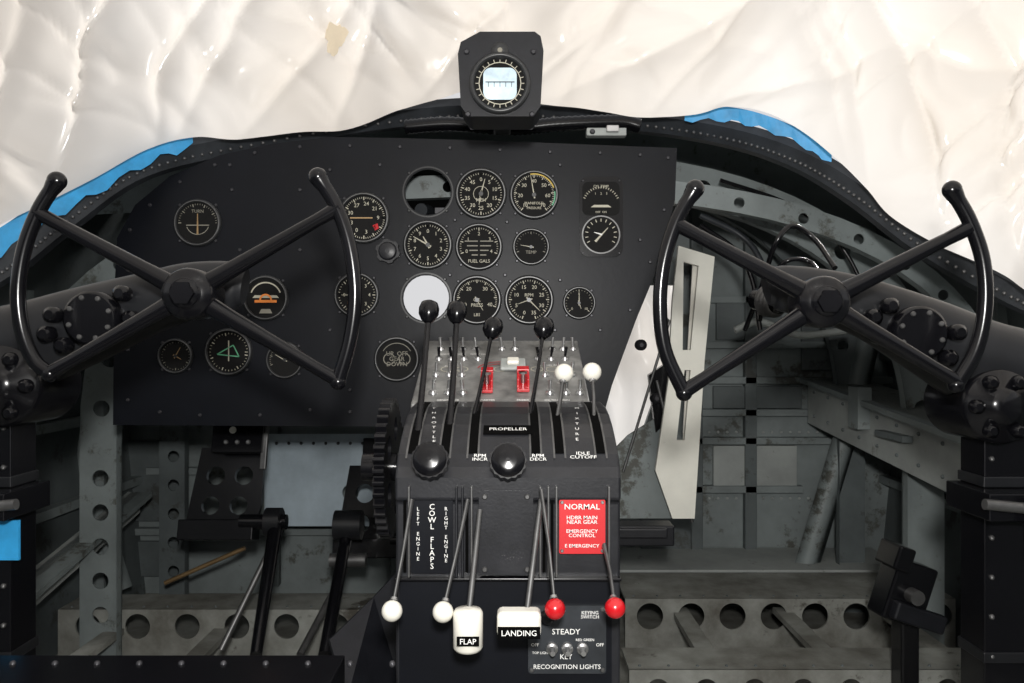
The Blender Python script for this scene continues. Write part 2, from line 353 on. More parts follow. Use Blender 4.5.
def ex_red(b,R,z):
    b.quad([(R*.45,-R*.5,z),(R*.6,-R*.42,z),(R*.55,-R*.22,z),(R*.35,-R*.3,z)],'red_paint'); b.line2((-R*.55,0),(R*.35,0),R*.05,'brass',z)
gauge('radio_compass_indicator',364,218,25,ticks=60,a0=360,a1=0,nums=['9','6','3','0','33','30','27','24','21'],extra=ex_red)
gauge('airspeed_indicator',481,194,25,ticks=50,a0=90,a1=-270,nums=['0','5','10','15','20','25','30','35','40','45'],need=[(75,.62,.07),(-100,.45,.06)],arcs=[(.3,0,360,'marking',.02)],txt=[('MPH',-.25,.2)])
gauge('manifold_pressure_gauge',534,195,24,ticks=50,a0=230,a1=-50,nums=['10','20','30','40','50','60','70'],need=[(100,.75,.06)],arcs=[(.87,20,100,'yellow',.05),(.87,-30,10,'green_mark',.05)],txt=[('MANIFOLD',-.35,.16),('PRESSURE',-.55,.14)])
gauge('altimeter',428,245,24,ticks=50,a0=90,a1=-270,nums=['0','1','2','3','4','5','6','7','8','9'],need=[(150,.7,.08),(120,.4,.1)])
def ex_rows(b,R,z):
    for i in range(4): b.line2((-R*(.62-.1*i),R*(.25-.2*i)),(-R*.05,R*(.25-.2*i)),R*.05,'dim_mark',z); b.line2((R*(.62-.1*i),R*(.25-.2*i)),(R*.05,R*(.25-.2*i)),R*.05,'dim_mark',z)
gauge('fuel_quantity_gauge',479,247,23,ticks=30,a0=200,a1=-20,nums=['0','1','2','3','4'],txt=[('FUEL GALS',-.62,.2)],extra=ex_rows)
gauge('carburetor_air_temperature_gauge',531,247,18,ticks=20,a0=200,a1=-20,mk='dim_mark',need=[(170,.6,.06)],txt=[('TEMP',-.3,.25)])
def ex_hor(b,R,z):
    b.quad([(-R*.6,0,z),(R*.6,0,z),(R*.5,R*.12,z),(-R*.5,R*.12,z)],'marking'); b.line2((-R*.5,-.15*R),(R*.5,-.15*R),R*.12,'orange',z+.0004)
    b.arc2((0,0),R*.7,R*.06,20,160,'marking',z); b.arc2((0,-R*.1),R*.25,R*.08,0,180,'orange',z+.0006); b.quad([(-R*.3,-R*.7,z),(R*.3,-R*.7,z),(R*.2,-R*.5,z),(-R*.2,-R*.5,z)],'dim_mark')
gauge('attitude_indicator',266,298,22,ticks=0,extra=ex_hor)
gauge('vertical_speed_indicator',357,295,22,ticks=40,a0=180,a1=-180,nums=['0','1','2','3','4','3','2','1'],need=[(180,.7,.06)])
gauge('tachometer',477,300,24,ticks=40,a0=200,a1=-20,nums=['10','20','30','40'],txt=[('OIL',.0,.2),('PRESS',-.22,.2),('LBS',-.62,.18)],need=[(-60,.5,.05)],mk='marking')
gauge('oil_temperature_gauge',529,300,24,ticks=45,a0=250,a1=-70,nums=['0','5','10','15','20','25','30','35'],need=[(-45,.65,.06),(200,.5,.05)],txt=[('RPM',.2,.2)])
gauge('fuel_pressure_gauge',579,303,16,ticks=20,a0=220,a1=-40,nums=['0','5','10'],need=[(90,.6,.08),(-70,.4,.06)])
gauge('clock',176,356,17,ticks=30,a0=90,a1=-270,mk='dim_mark',needc='brass',need=[(60,.6,.08),(-30,.4,.1)])
def ex_dg(b,R,z):
    b.line2((-R*.5,-R*.1),(R*.2,R*.3),R*.05,'green_mark',z);b.line2((R*.2,R*.3),(R*.45,-R*.2),R*.05,'green_mark',z);b.line2((-R*.5,-R*.1),(R*.45,-R*.2),R*.05,'green_mark',z)
    b.line2((0,-R*.4),(0,R*.5),R*.05,'marking',z)
gauge('directional_gyro',229,352,23,ticks=36,a0=0,a1=360,mk='marking',extra=ex_dg)
gauge('suction_gauge',285,360,18,ticks=30,a0=200,a1=-20,mk='dim_mark',need=[(150,.6,.06)])
gauge('hydraulic_pressure_gauge',397,359,22,ticks=0,extra=lambda b,R,z:[b.text('UP  OFF\nGEAR\nDOWN',R*.28,'dim_mark',(0,0,z)),[b.arc2((sx*R*.35,R*.0),R*.25,R*.04,0,360,'dim_mark',z) for sx in(-1,1)],b.arc2((0,0),R*.72,R*.03,30,150,'dim_mark',z)])
b=MB(); b.m=frame(W(389,252,PD)); K=[]
for i in range(48):
    a=i*math.tau/48; rr=0.021 if (i//4)%2 else 0.0185; K.append((rr*math.cos(a),rr*math.sin(a)))
b.prism(K,0,0.016,'quad_black'); b.lathe([(0.016,0.016),(0.014,0.02),(0.004,0.021)],'quad_black',n=24); b.build('panel_knob',bevel=0.001)
b=MB(); b.m=frame(W(601,217,PD)); w=L(43,PD);h=L(80,PD)
b.plate(rrect(w,h,w*0.2),[],0.010,'gloss_black')
b.m=frame(W(601,217,PD-0.0055)); b.plate(rrect(w*.86,h*.42,w*.14,cy=h*.23),[],.0006,'dial_black'); b.disc((0,-h*.22),w*.43,'dial_black',.0005)
b.arc2((0,-h*.22),w*.43,w*.03,0,360,'dull_steel',.0008,40)
for i in range(17):
    a=math.radians(155-130*i/16); ro=w*.46
    b.line2((w*.40*math.cos(a),h*.14+w*.40*math.sin(a)),(ro*math.cos(a)*.98,h*.14+ro*math.sin(a)*.98),0.0012,'marking',0.0008)
for i in range(13):
    a=math.radians(210-240*i/12); b.line2((w*.30*math.cos(a),-h*.22+w*.30*math.sin(a)),(w*.37*math.cos(a),-h*.22+w*.37*math.sin(a)),0.0013,'marking',0.0008)
b.text('CYL TEMP',0.006,'marking',(0,h*.38,0.001)); b.text('1    2    3',0.006,'marking',(0,h*.29,0.001)); b.text('OFF  ON',0.005,'marking',(0,h*.06,0.001))
b.quad([(-.018,h*.12,.001),(.018,h*.12,.001),(.012,h*.15,.001),(-.012,h*.15,.001)],'marking')
b.line2((-.010,-h*.22-.012),(.012,-h*.22+.012),.004,'marking',.001,.001); b.line2((.002,-h*.22),(-.012,-h*.22+.004),.003,'label_white',.0012,.001)
for sx in(-1,1):
    for sy in(-1,1): b.screw(sx*w*.42,sy*h*.45,.002,z=.0005)
b.build('cylinder_temperature_gauge')
# ================= magnetic compass
E=empty('magnetic_compass',W(501,82,1.1))
b=MB(); b.m=frame(W(501,81,1.14)); w=L(85,1.12);h=L(84,1.12)
b.prism([(-w/2+.004,-h/2+.014),(-w/2+.014,-h/2),(w/2-.014,-h/2),(w/2-.004,-h/2+.014),(w/2,h/2-.026),(w/2-.004,h/2-.006),(w/2-.012,h/2),(-w/2+.03,h/2),(-w/2+.004,h/2-.014),(-w/2,h/2-.03)],-0.04,0.03,'wrinkle_black'); b.build('housing',E,bevel=0.005,seg=3)
b=MB(); b.m=frame(W(500,84,1.11)); R=L(29,1.11)
b.lathe([(R*1.06,-.002),(R*1.06,.006),(R*.98,.009),(R*.9,.008),(R*.88,.001)],'bezel',n=48,caps=False); b.disc((0,0),R*.9,'dial_black',.0012)
b.plate(rrect(R*1.15,R*1.1,R*.25),[],.003,'compass_face'); b.arc2((0,0),R*.72,R*.03,0,360,'marking',.0032); b.line2((-.5*R,.05*R),(.5*R,.05*R),.0012,'bezel',.003)
for i in range(5): b.line2(((i-2)*.2*R,.05*R),((i-2)*.2*R,-.12*R),.0008,'bezel',.003)
for i in range(24): a=i*math.tau/24; b.line2((R*.74*math.cos(a),R*.74*math.sin(a)),(R*.84*math.cos(a),R*.84*math.sin(a)),.001,'marking',.003)
b.lathe([(.012,0),(.012,.005),(.006,.006)],'bezel',n=16,o=(0,R*1.12,0)); b.screw(0,R*1.12,.005,'dim_mark',z=.003)
for sx in(-1,1): b.screw(sx*R*1.1,-R*1.05,.004,z=0); b.screw(sx*R*1.15,R*1.1,.004,z=0)
b.build('dial',E)
b=MB(); b.box(W(501,104,1.30),(.03,.32,.02),'wrinkle_black'); b.build('mounting_bracket',E,bevel=.003)
b=MB(); b.m=frame(W(606,133,1.45)); b.box((0,0,0),(.07,.014,.02),'grey_light'); b.box((.01,.004,.012),(.022,.012,.01),'steel'); b.screw(-.025,0,.005,z=.01); b.build('cable_junction_box',bevel=.002)
# ================= yokes
def yoke(name,hub,arcs,spokes,D,arm,joint,post,cov,sg):
    E=empty(name,W(hub[0],hub[1],D))
    b=MB()
    for a in arcs:
        P=crom([W(x,y,D) for x,y in a],6); rr=[.0075]*len(P); rr[0]=.0095;rr[1]=.0088; b.tube(P,rr,'gloss_black',14); b.ball(P[0],.0098,'gloss_black'); b.ball(P[-1],.0085,'gloss_black')
    b.build('rim',E)
    b=MB(); hc=W(hub[0],hub[1],D+0.005)
    for x,y in spokes:
        e=W(x,y,D); b.tube([hc,hc.lerp(e,.3),hc.lerp(e,.85),e],[.0115,.009,.007,.0078],'gloss_black',12)
    b.build('spokes',E)
    b=MB(); b.m=frame(W(hub[0],hub[1],D)); b.lathe([(.027,-.03),(.027,.004),(.024,.010),(.017,.011),(.015,.013),(.0145,.0155),(.004,.017)],'gloss_black',n=32)
    K=[(.0125*math.cos(a*math.pi/3),.0125*math.sin(a*math.pi/3)) for a in range(6)]; b.prism(K,.012,.021,'gloss_black'); b.build('hub',E)
    b=MB(); b.cyl(W(hub[0],hub[1],D+.02),W(hub[0],hub[1]-3,D+.09),.024,'gloss_black',24); b.build('shaft',E)
    b=MB(); P=[W(x,y,d) for x,y,d,r in arm]; Q=crom(P,4); rs=crom([Vector((r,0,0)) for *_,r in arm],4); b.tube(Q,[v.x/F*.93 for v in rs],'arm_black',24,sx=.7); b.build('control_arm',E)
    b=MB(); x,y,r=cov; b.m=frame(W(x,y,.90),x=(1,0,(-.35*sg))); Rr=L(r,.9)
    b.lathe([(Rr,-.02),(Rr,.001),(Rr*.9,.003)],'gloss_black',n=32)
    for a in range(8): t=a*math.tau/8; b.screw(Rr*.78*math.cos(t),Rr*.78*math.sin(t),.003,'dull_steel',z=.003)
    for (ox,oy) in((-1.35,.6),(-1.35,-.6),(1.35,.5),(1.35,-.5),(-1.8,0)): b.lathe([(.009,-.012),(.009,.0),(.005,.004)],'gloss_black',n=14,o=(Rr*ox,Rr*oy,0))
    b.build('cover_plate',E)
    b=MB(); x,y,r=joint; b.m=frame(W(x,y,.93)); Rr=L(r,.92); b.lathe([(Rr,-.07),(Rr,.012),(Rr*.92,.02),(Rr*.5,.022),(Rr*.45,.03),(Rr*.1,.031)],'gloss_black',n=40)
    for a in range(6): t=a*math.tau/6; b.lathe([(.008,.018),(.008,.027),(.004,.030)],'gloss_black',n=12,o=(Rr*.72*math.cos(t),Rr*.72*math.sin(t),0))
    b.build('pivot_joint',E,)
    b=MB(); x0,x1,y0=post; q=W((x0+x1)/2,y0,.96); b.box((q.x,q.y,q.z/2),(L(x1-x0,.96),.05,q.z),'gloss_black')
    c=W((x0+x1)/2,500,.94); b.box(c,(L(x1-x0,.96)*1.15,.09,.03),'gloss_black'); b.cyl(c+Vector((-sg*.0,-.05,0)),c+Vector((sg*-.05,-.05,.005)),.006,'dull_steel'); b.cyl(c+Vector((0,-.055,.01)),c+Vector((0,-.055,-.05)),.007,'gloss_black')
    for zz in(.50,.30): b.box((q.x,q.y,zz),(L(x1-x0,.96)*1.06,.056,.012),'arm_black')
    for k in range(9): b.ball(Vector((q.x-sg*(L(x1-x0,.96)/2-.008),q.y-.026,q.z-.03-k*.045)),.0032,'dull_steel',8,5)
    b.build('column_post',E,bevel=.004)
    return E
yoke('control_yoke',(189,294),[[(57,181),(38,212),(24,250),(18,292),(22,330),(34,360),(50,374)],[(318,177),(337,208),(350,248),(355,295),(350,340),(338,382)]],[(36,212),(340,207),(50,373),(337,380)],.85,
 [(245,287,.94,18),(232,286,.94,25),(190,291,.94,29),(150,303,.94,32),(90,324,.95,40),(20,348,.95,46),(-50,362,.95,48)],(8,385,42),(-26,24,400),(90,318,27),-1)
yoke('control_yoke',(823,302),[[(695,189),(677,220),(664,262),(660,305),(665,350),(684,393)],[(952,190),(970,222),(983,262),(985,308),(976,350),(956,385)]],[(676,224),(969,228),(685,391),(958,382)],.85,
 [(766,290,.94,16),(780,288,.94,23),(825,296,.94,27),(870,310,.94,31),(930,338,.95,40),(985,365,.95,46),(1060,385,.95,48)],(992,405,38),(972,1034,430),(921,333,27),1)
b=MB(); b.m=frame(W(8,540,.93)); b.box((0,0,0),(.026,.045,.004),'tape_blue'); b.build('masking_tape_patch')
# ================= pedestal
XL,XR=-.116,.108
PR=[(.818,0),(.818,.50),(.812,.503),(.812,.525),(.818,.535),(.83,.546),(.855,.560),(.88,.571),(.91,.580),(.94,.585),(1.0,.587)]
def Sz(y):
    T=PR[3:]
    if y<=T[0][0]: return T[0][1]
    for a,c in zip(T,T[1:]):
        if a[0]<=y<=c[0]: return a[1]+(c[1]-a[1])*(y-a[0])/(c[0]-a[0])
    return T[-1][1]
def hit(px,py,off=.001):
    y=.812
    while y<.999:
        r=W(px,py,y)
        if r.z<=Sz(y): break
        y+=.0005
    dz=(Sz(min(1,y+.006))-Sz(max(.812,y-.006))); yd=Vector((0,min(1,y+.006)-max(.812,y-.006),dz)).normalized()
    x=(px-512)/F*y; nrm=Vector((0,-yd.z,yd.y))
    return frame(Vector((x,y,Sz(y)))+nrm*off,y=yd)
E=empty('throttle_quadrant_pedestal',(0,.9,.0))
b=MB()
poly=PR+[(1.0,0)]
n=len(poly); vs=[(XL,p[0],p[1]) for p in poly]+[(XR,p[0],p[1]) for p in poly]
b.add(vs,[(i,(i+1)%n,n+(i+1)%n,n+i) for i in range(n)]+[tuple(range(n))[::-1],tuple(range(n,2*n))],'quad_black'); b.build('pedestal_body',E,bevel=.0025)
b=MB()
def ribbon(x0,x1,y0,y1,mt,off):
    vs=[];N=12
    for i in range(N+1):
        y=y0+(y1-y0)*i/N
        vs+=[(x0,y-off*.3,Sz(y)+off),(x1,y-off*.3,Sz(y)+off)]
    b.add(vs,[(2*i,2*i+1,2*i+3,2*i+2) for i in range(N)],mt)
for px in(420,450,476,534,556,594):
    xx=(px-512)/F*.9; ribbon(xx-.0045,xx+.0045,.83,.985,'void_black',.0008); ribbon(xx-.0065,xx-.0046,.825,.99,'dull_steel',.0012); ribbon(xx+.0046,xx+.0065,.825,.99,'dull_steel',.0012)
b.build('lever_slots',E)
b=MB()
def qt(s,px,py,sz,rot=0,mt='label_white',sx=1): b.m=hit(px,py,.0022); b.text(s,sz,mt,(0,0,0),rot,sx)
b.m=hit(508,431,.0012); b.box((0,0,0),(.052,.018,.001),'void_black')
qt('PROPELLER',508,431,.0080,sx=1.0); qt('RPM\nINCR',480,459,.0056,sx=1.2); qt('RPM\nDECR',538,459,.0056,sx=1.2); qt('IDLE\nCUTOFF',583,457,.0060,sx=1.2)
for i,ch in enumerate('THROTTLE'): qt(ch,434,410+i*4.8,.0068)
for i,ch in enumerate('MIXTURE'): qt(ch,577,410+i*5.2,.0068)
b.build('quadrant_labels',E)
for px,py in((430,460),(508,461)):
    b=MB(); b.m=frame(W(px,py,.80),y=(0,.35,1)); K=[]
    for i in range(64):
        a=i*math.tau/64; rr=.0178+.0007*math.cos(a*16); K.append((rr*math.cos(a),rr*math.sin(a)))
    b.prism(K,-.012,.004,'gloss_black',True); b.lathe([(.0165,.004),(.015,.0065),(.008,.0075),(.002,.008)],'gloss_black',n=32); b.cyl((0,0,-.04),(0,0,-.01),.008,'gloss_black'); b.build('friction_knob',E)
def lever(px0,py0,d0,px1,py1,d1,r,mt,rod='gloss_black',rr=.0032,nm='lever'):
    b=MB(); a=W(px0,py0,d0);c=W(px1,py1,d1); b.tube([a,a.lerp(c,.5)+Vector((.001,0,.002)),c],[rr*1.3,rr,rr],rod,10,sx=.6)
    R=L(r,d1); dr=(c-a).normalized()
    b.m=Matrix.Translation(c)@dr.to_track_quat('Z','Y').to_matrix().to_4x4()
    if mt=='gloss_black': b.lathe([(.004,-.016),(R*.7,-.012),(R,-.005),(R*1.02,.002),(R*.85,.008),(R*.4,.011),(.001,.0115)],mt,n=24)
    else: b.lathe([(.003,-R*1.3),(.004,-R)],'steel',n=12); b.m=Matrix.Translation(c); b.ball((0,0,0),R,mt,24,16)
    b.build(nm,E)
for a in((416,450,.86,429,310,.93,10,'gloss_black'),(448,448,.87,457,311,.94,10,'gloss_black'),(474,418,.91,493,327,.97,10,'gloss_black'),(530,418,.91,544,327,.97,10,'gloss_black')): lever(*a,nm='throttle_lever')
for a in((556,425,.9,564,373,.94,9.5,'white_paint'),(594,425,.9,592,372,.94,9.5,'white_paint')): lever(*a,rod='dull_steel',nm='mixture_lever')
FD=.816
def fp(px,py,d=FD): return frame(W(px,py,d))
b=MB()
b.m=fp(432,531); b.plate(rrect(L(42,FD),L(84,FD),.003),[],.004,'panel_black')
b.m=fp(506,532); b.plate(rrect(L(54,FD),L(84,FD),.005),[],.010,'quad_black')
for sx in(-1,1):
    for sy in(-1,1): b.screw(sx*.021,sy*.036,.003,'dull_steel',z=.005)
b.m=fp(582,526); b.plate(rrect(L(46,FD),L(54,FD),.002),[],.006,'red_label')
for sx in(-1,1):
    for sy in(-1,1): b.screw(sx*.020,sy*.024,.002,'steel',z=.003)
for px in(410,457,463,472,540,548,556,608):
    b.m=fp(px,530); b.box((0,0,.004),(.0022,L(90,FD),.012),'quad_black' if px%2 else 'dull_steel')
for px in(467,544,552,405): b.m=fp(px,530); b.box((0,0,.001),(.003,L(84,FD),.003),'void_black')
b.m=fp(508,578); b.box((0,0,.002),(XR-XL,.003,.01),'gloss_black')
b.m=fp(508,628); b.plate([(-.108,.05),(.103,.05),(.103,-.30),(-.108,-.30)],[],.003,'panel_black')
b.m=fp(567,639,.812); b.plate(rrect(L(78,.81),L(68,.81),.003),[],.004,'frame_dark')
for sx in(-1,1):
    for sy in(-1,1): b.screw(sx*.035,sy*.030,.0025,'dull_steel',z=.002)
for k in(-1,0,1): b.lathe([(.006,.002),(.006,.006),(.003,.007),(.0025,.018)],'steel',n=14,o=(k*.015,-.008,0))
b.screw(-.02,.022,.008,'gloss_black',z=.002)
b.build('front_panel_plates',E,bevel=.0008)
b=MB()
for i,ch in enumerate('COWL FLAPS'):
    b.m=fp(432,507+i*6.6,.8125); b.text(ch,.0078,'label_white')
for i,ch in enumerate('LEFT ENGINE'): b.m=fp(418,509+i*5.0,.8125); b.text(ch,.0050,'label_white')
for i,ch in enumerate('RIGHT ENGINE'): b.m=fp(446,509+i*4.7,.8125); b.text(ch,.0050,'label_white')
for s_,y,sz in(('NORMAL',507,.0078),('HDBR MAIN\nNEAR GEAR',520,.0052),('EMERGENCY\nCONTROL',533.5,.0050),('E EMERGENCY',546,.0048)): b.m=fp(582,y,.8115); b.text(s_,sz,'label_white',sx=1.1)
for s_,x,y,sz in(('KEYING\nSWITCH',590,615,.0048),('STEADY',566,632,.0078),('KEY',566,657,.007),('RECOGNITION LIGHTS',567,667,.0064),('OFF',535,645,.0045),('OFF',600,645,.0045),('TOP LIGHT',541,653,.0035),('RED GREEN',585,640,.0035)): b.m=fp(x,y,.8085); b.text(s_,sz,'label_white')
b.build('front_labels',E)
for (x0,y0,x1,y1,mt) in((412,500,392,611,'white_paint'),(468,500,443,612,'white_paint'),(541,490,555,609,'red_paint'),(604,545,615,608,'red_paint')):
    lever(x0,y0,.80,x1,y1,.745,10.5,mt,'dull_steel',.0026,nm='selector_lever')
b=MB(); a=W(480,510,.80);c=W(469,612,.75); b.tube([a,c],.0027,'dull_steel',10); b.m=frame(W(468,630,.745),y=(-.12,0,1)); b.m=b.m@Matrix.Rotation(-math.pi/2,4,'X')
R=L(15,.745); b.lathe([(R*.4,-.02),(R*.85,-.018),(R,-.015),(R,.016),(R*.85,.019),(R*.3,.020)],'white_paint',n=24); b.m=frame(W(468,641,.745-R-.0005)); b.box((0,0,.001),(.02,.008,.002),'void_black'); b.text('FLAP',.007,'label_white',(0,0,.0025)); b.build('flap_lever',E)
b=MB(); a=W(541,500,.80);c=W(527,612,.75); b.tube([a,c],.0027,'dull_steel',10); b.m=frame(W(519,622,.745)); b.box((0,0,0),(L(44,.745),L(26,.745),.022),'white_paint'); b.build('landing_gear_lever',E,bevel=.005,seg=3)
b=MB(); b.m=frame(W(519,633,.733)); b.box((0,0,0),(.038,.0105,.002),'void_black'); b.text('LANDING',.0072,'label_white',(0,0,.0015),sx=1.0); b.build('landing_gear_label',E)
# upper switch console
E2=empty('switch_console',(-.013,1.1,.6))
y0,y1,z0,z1=1.0,1.2,.584,.661
b=MB(); poly=[(1.003,0),(1.003,z0),(y1,z1),(y1+.05,z1),(y1+.05,0)]; n=5
vs=[(-.124,p[0],p[1]) for p in poly]+[(.096,p[0],p[1]) for p in poly]
b.add(vs,[(i,(i+1)%n,n+(i+1)%n,n+i) for i in range(n)]+[tuple(range(n))[::-1],tuple(range(n,2*n))],'console_grey'); b.build('console_body',E2,bevel=.002)
yd=Vector((0,.2,.077)).normalized(); nr=Vector((0,-yd.z,yd.y)); O=Vector((0,1.003,z0))
def chit(px,py,off=0):
    dr=(W(px,py,1)-Vector((0,0,H))); c=Vector((0,0,H)); t=(O-c).dot(nr)/dr.dot(nr); return frame(c+dr*t+nr*off,y=yd)
def toggle(b,px,py,ang=0,mt='steel'):
    b.m=chit(px,py); b.lathe([(.0055,0),(.0055,.003),(.0035,.004),(.0035,.006)],'steel',n=12); b.tube([(0,0,.005),(math.sin(ang)*.006,.004,.018)],[.0014,.0024],mt,10)
b=MB()
for px in(441,452,463,476,502,515,540,552,563,573): toggle(b,px,350,random.uniform(-.4,.4))
for px in(439,451,464,478,538,551,565): toggle(b,px,360,random.uniform(-.4,.4),'gloss_black')
for px in(436,449,462,545,558,572): toggle(b,px,376,random.uniform(-.4,.4))
for px in(433,448,463,550,566,580): toggle(b,px,394,random.uniform(-.4,.4))
b.build('toggle_switches',E2)
b=MB()
for px,py in((487,386),(523,385)):
    b.m=chit(px,py); b.box((0,0,.003),(.016,.05,.004),'red_paint'); b.box((-.0065,0,.010),(.003,.036,.012),'red_paint'); b.box((.0065,0,.010),(.003,.036,.012),'red_paint'); b.box((0,.014,.017),(.016,.012,.003),'red_paint'); b.cyl((0,-.004,.004),(0,-.004,.018),.0028,'steel')
b.build('red_switch_guards',E2,bevel=.0008)
b=MB(); b.m=chit(513,367,.001); b.box((0,0,.003),(.034,.035,.005),'grey_light'); b.box((0,0,.008),(.016,.016,.006),'white_paint')
b.build('master_switch_plate',E2,bevel=.002)
b=MB()
for (s_,px,py) in(('LANDING LIGHTS',452,355),('PITOT HEAT',480,355),('FUEL BOOST',555,366),('PUMPS',450,367),('OFF',450,384),('ON',560,384),('STARTER',487,401),('PRIMER',523,401),('OIL DILUTION',557,401),('GENERATOR',448,401)): b.m=chit(px,py,.0012); b.text(s_,.006,'label_white',(0,0,0),0,.8)
for px in(447,462,500,537,552): b.m=chit(px,370,.001); b.arc2((0,0),.008,.0012,0,360,'marking',.0004)
b.m=chit(500,372,.0012); b.arc2((0,0),.032,.0014,20,160,'red_paint',.0004); b.arc2((0,0),.024,.0014,20,160,'red_paint',.0004)
b.build('console_labels',E2)
# trim wheel
b=MB(); c=W(389,467,.95); b.m=frame(c,x=(0,1,0),y=(0,0,1)); K=[];N=38
for i in range(N):
    for f,rr in((0,.073),(.3,.080),(.6,.080),(.85,.073)):
        a=(i+f)*math.tau/N; K.append((rr*math.cos(a),rr*math.sin(a)))
b.plate(K,[(.045*math.cos(a*math.pi/2.5),.045*math.sin(a*math.pi/2.5),.014) for a in range(5)],.012,'gloss_black'); b.cyl((0,0,-.03),(0,0,.01),.016,'gloss_black'); b.build('elevator_trim_wheel',bevel=.0015)
# ================= rudder pedals
def pedal(px,py,d,nm):
    E=empty(nm,W(px,py,d))
    b=MB(); b.m=frame(W(px,py+15,d),y=(0,.25,1)); w=L(74,d);h=L(82,d)
    b.plate([(-w*.36,h*.5),(w*.5,h*.5),(w*.5,-h*.2),(w*.42,-h*.5),(-w*.5,-h*.5),(-w*.46,-h*.2)],[(-w*.14,h*.16,w*.125),(w*.24,h*.16,w*.125),(-w*.18,-h*.20,w*.12),(w*.2,-h*.20,w*.12)],.012,'gloss_black'); b.box((0,-h*.49,.02),(w*.98,.04,.05),'gloss_black'); b.build('foot_plate',E,bevel=.002)
    b=MB(); b.m=frame(W(px+14,py-37,d-.02),y=(0,.25,1)); b.box((0,0,0),(L(50,d),L(32,d),.03),'gloss_black')
    for k in(-1,0,1): b.screw(k*.022,-.012,.005,'steel',z=.015)
    b.lathe([(.007,.015),(.007,.017)],'white_paint',n=12,o=(-.01,.012,0)); b.box((L(25,d),-.01,.0),(.012,L(54,d),.012),'dull_steel'); b.build('toe_brake_plate',E,bevel=.003)
    b=MB(); a=W(px+30,py+48,d-.05); b.cyl(a+Vector((-.03,0,0)),a+Vector((.06,0,0)),.015,'gloss_black'); b.cyl(a+Vector((.02,0,0)),a+Vector((.05,0,0)),.028,'arm_black')
    b.tube([a+Vector((.04,0,0)),W(px+30,655,d-.28)],[.014,.010],'gloss_black'); b.tube([a+Vector((.05,.02,0)),W(px-5,650,d-.15)],.006,'dull_steel'); b.build('linkage',E)
pedal(226,474,1.66,'rudder_pedal')
pedal(375,492,1.82,'rudder_pedal')
b=MB(); b.cyl(W(165,583,1.84),W(245,548,1.84),.005,'brass'); b.build('control_rod')
b=MB(); b.cyl(W(325,655,1.45),W(348,525,1.7),.012,'gloss_black'); b.cyl(W(300,655,1.5),W(345,570,1.7),.007,'dull_steel')
b.cyl(W(335,525,1.68),W(362,525,1.68),.03,'arm_black'); b.cyl(W(330,560,1.68),W(366,560,1.68),.014,'dull_steel'); b.build('rudder_bellcrank')
b=MB(); q0=W(-60,655,.72);q1=W(345,655,.72); b.box(((q0.x+q1.x)/2,.64,q0.z-.04),(q1.x-q0.x,.16,.08),'gloss_black')
for i in range(11): b.ball((q0.x+.04+i*.036,.70,q0.z),.003,'screw_dark',8,5)
for x in(q0.x+.05,q1.x-.04): b.box((x,.64,(q0.z-.08)/2),(.03,.1,q0.z-.08),'gloss_black')
b.build('seat_frame',bevel=.012,seg=3)
b=MB(); b.add([W(398,570,.98),W(398,683,.98),W(345,700,.9),W(328,640,.95),W(372,598,.98)],[(0,1,2,3,4)],'wrinkle_black'); b.build('pedestal_side_flap',solid=.006)
# ================= nose hatch
E=empty('nose_access_door',W(680,380,1.75))
b=MB(); b.m=frame((0,1.72,0)); f=lambda x,y:(W(x,y,1.72).x,W(x,y,1.72).z)
b.plate([f(678,246),(f(714,257)),f(704,360),f(694,518),f(672,518),f(655,470),f(668,380),f(672,300)],[[f(683,262),f(698,266),f(690,350),f(682,350)],[f(684,370),f(690,370),f(684,440),f(676,440)]],.012,'offwhite'); b.build('door_frame',E,bevel=.002)
b=MB(); b.m=frame((0,1.735,0)); b.plate([f(694,262),f(700,264),f(686,514),f(680,514)],[],.006,'white_paint'); b.build('door_edge',E)
b=MB(); b.m=frame((0,1.76,0)); f=lambda x,y:(W(x,y,1.76).x,W(x,y,1.76).z)
b.plate([f(628,435),f(660,415),f(684,440),f(684,518),f(612,518),f(608,455)],[],.008,'grey_primer'); b.plate([f(648,375),f(670,360),f(668,420),f(655,432)],[],.02,'gloss_black')
for (x,y) in((640,345),(662,322),(655,398)): q=f(x,y); b.lathe([(.012,0),(.012,.02),(.004,.024)],'screw_dark',n=14,o=(q[0],q[1],0))
b.tube([f(622,470)+(.02,),f(668,320)+(.02,)],.003,'dull_steel'); b.tube([f(655,380)+(.02,),f(690,520)+(.02,)],.004,'dull_steel'); b.build('door_plate',E)
b=MB(); b.box(W(642,533,1.5),(L(60,1.5),.05,L(20,1.5)),'wrinkle_black'); b.box(W(642,533,1.47),(L(50,1.5),.01,L(10,1.5)),'quad_black'); b.build('document_holder',bevel=.003)
b=MB(); b.m=frame(W(902,590,1.35),x=(1,.1,-.35)); b.box((0,0,0),(.07,.10,.05),'gloss_black'); b.box((.02,-.03,.03),(.09,.03,.02),'wrinkle_black'); b.box((-.03,.05,.0),(.03,.04,.06),'gloss_black'); b.cyl((0,0,.02),(0,0,.045),.012,'dull_steel')
b.m=Matrix.Identity(4); q=W(905,610,1.36); b.box((q.x,q.y,q.z/2),(.03,.04,q.z),'gloss_black'); b.build('floor_bracket',bevel=.004)
b=MB(); b.tube(crom([W(745,330,1.3),W(762,285,1.25),W(775,245,1.2),W(792,226,1.2),W(815,240,1.2),W(835,268,1.15)],8),.004,'gloss_black',10); b.tube(crom([W(760,320,1.3),W(765,290,1.25),W(785,262,1.2),W(810,262,1.2),W(822,280,1.15)],8),.0035,'gloss_black',10); b.build('cable_loop')
b=MB(); b.m=frame(W(771,301,1.1),x=(.8,.3,0),y=(.35,0,1)); 
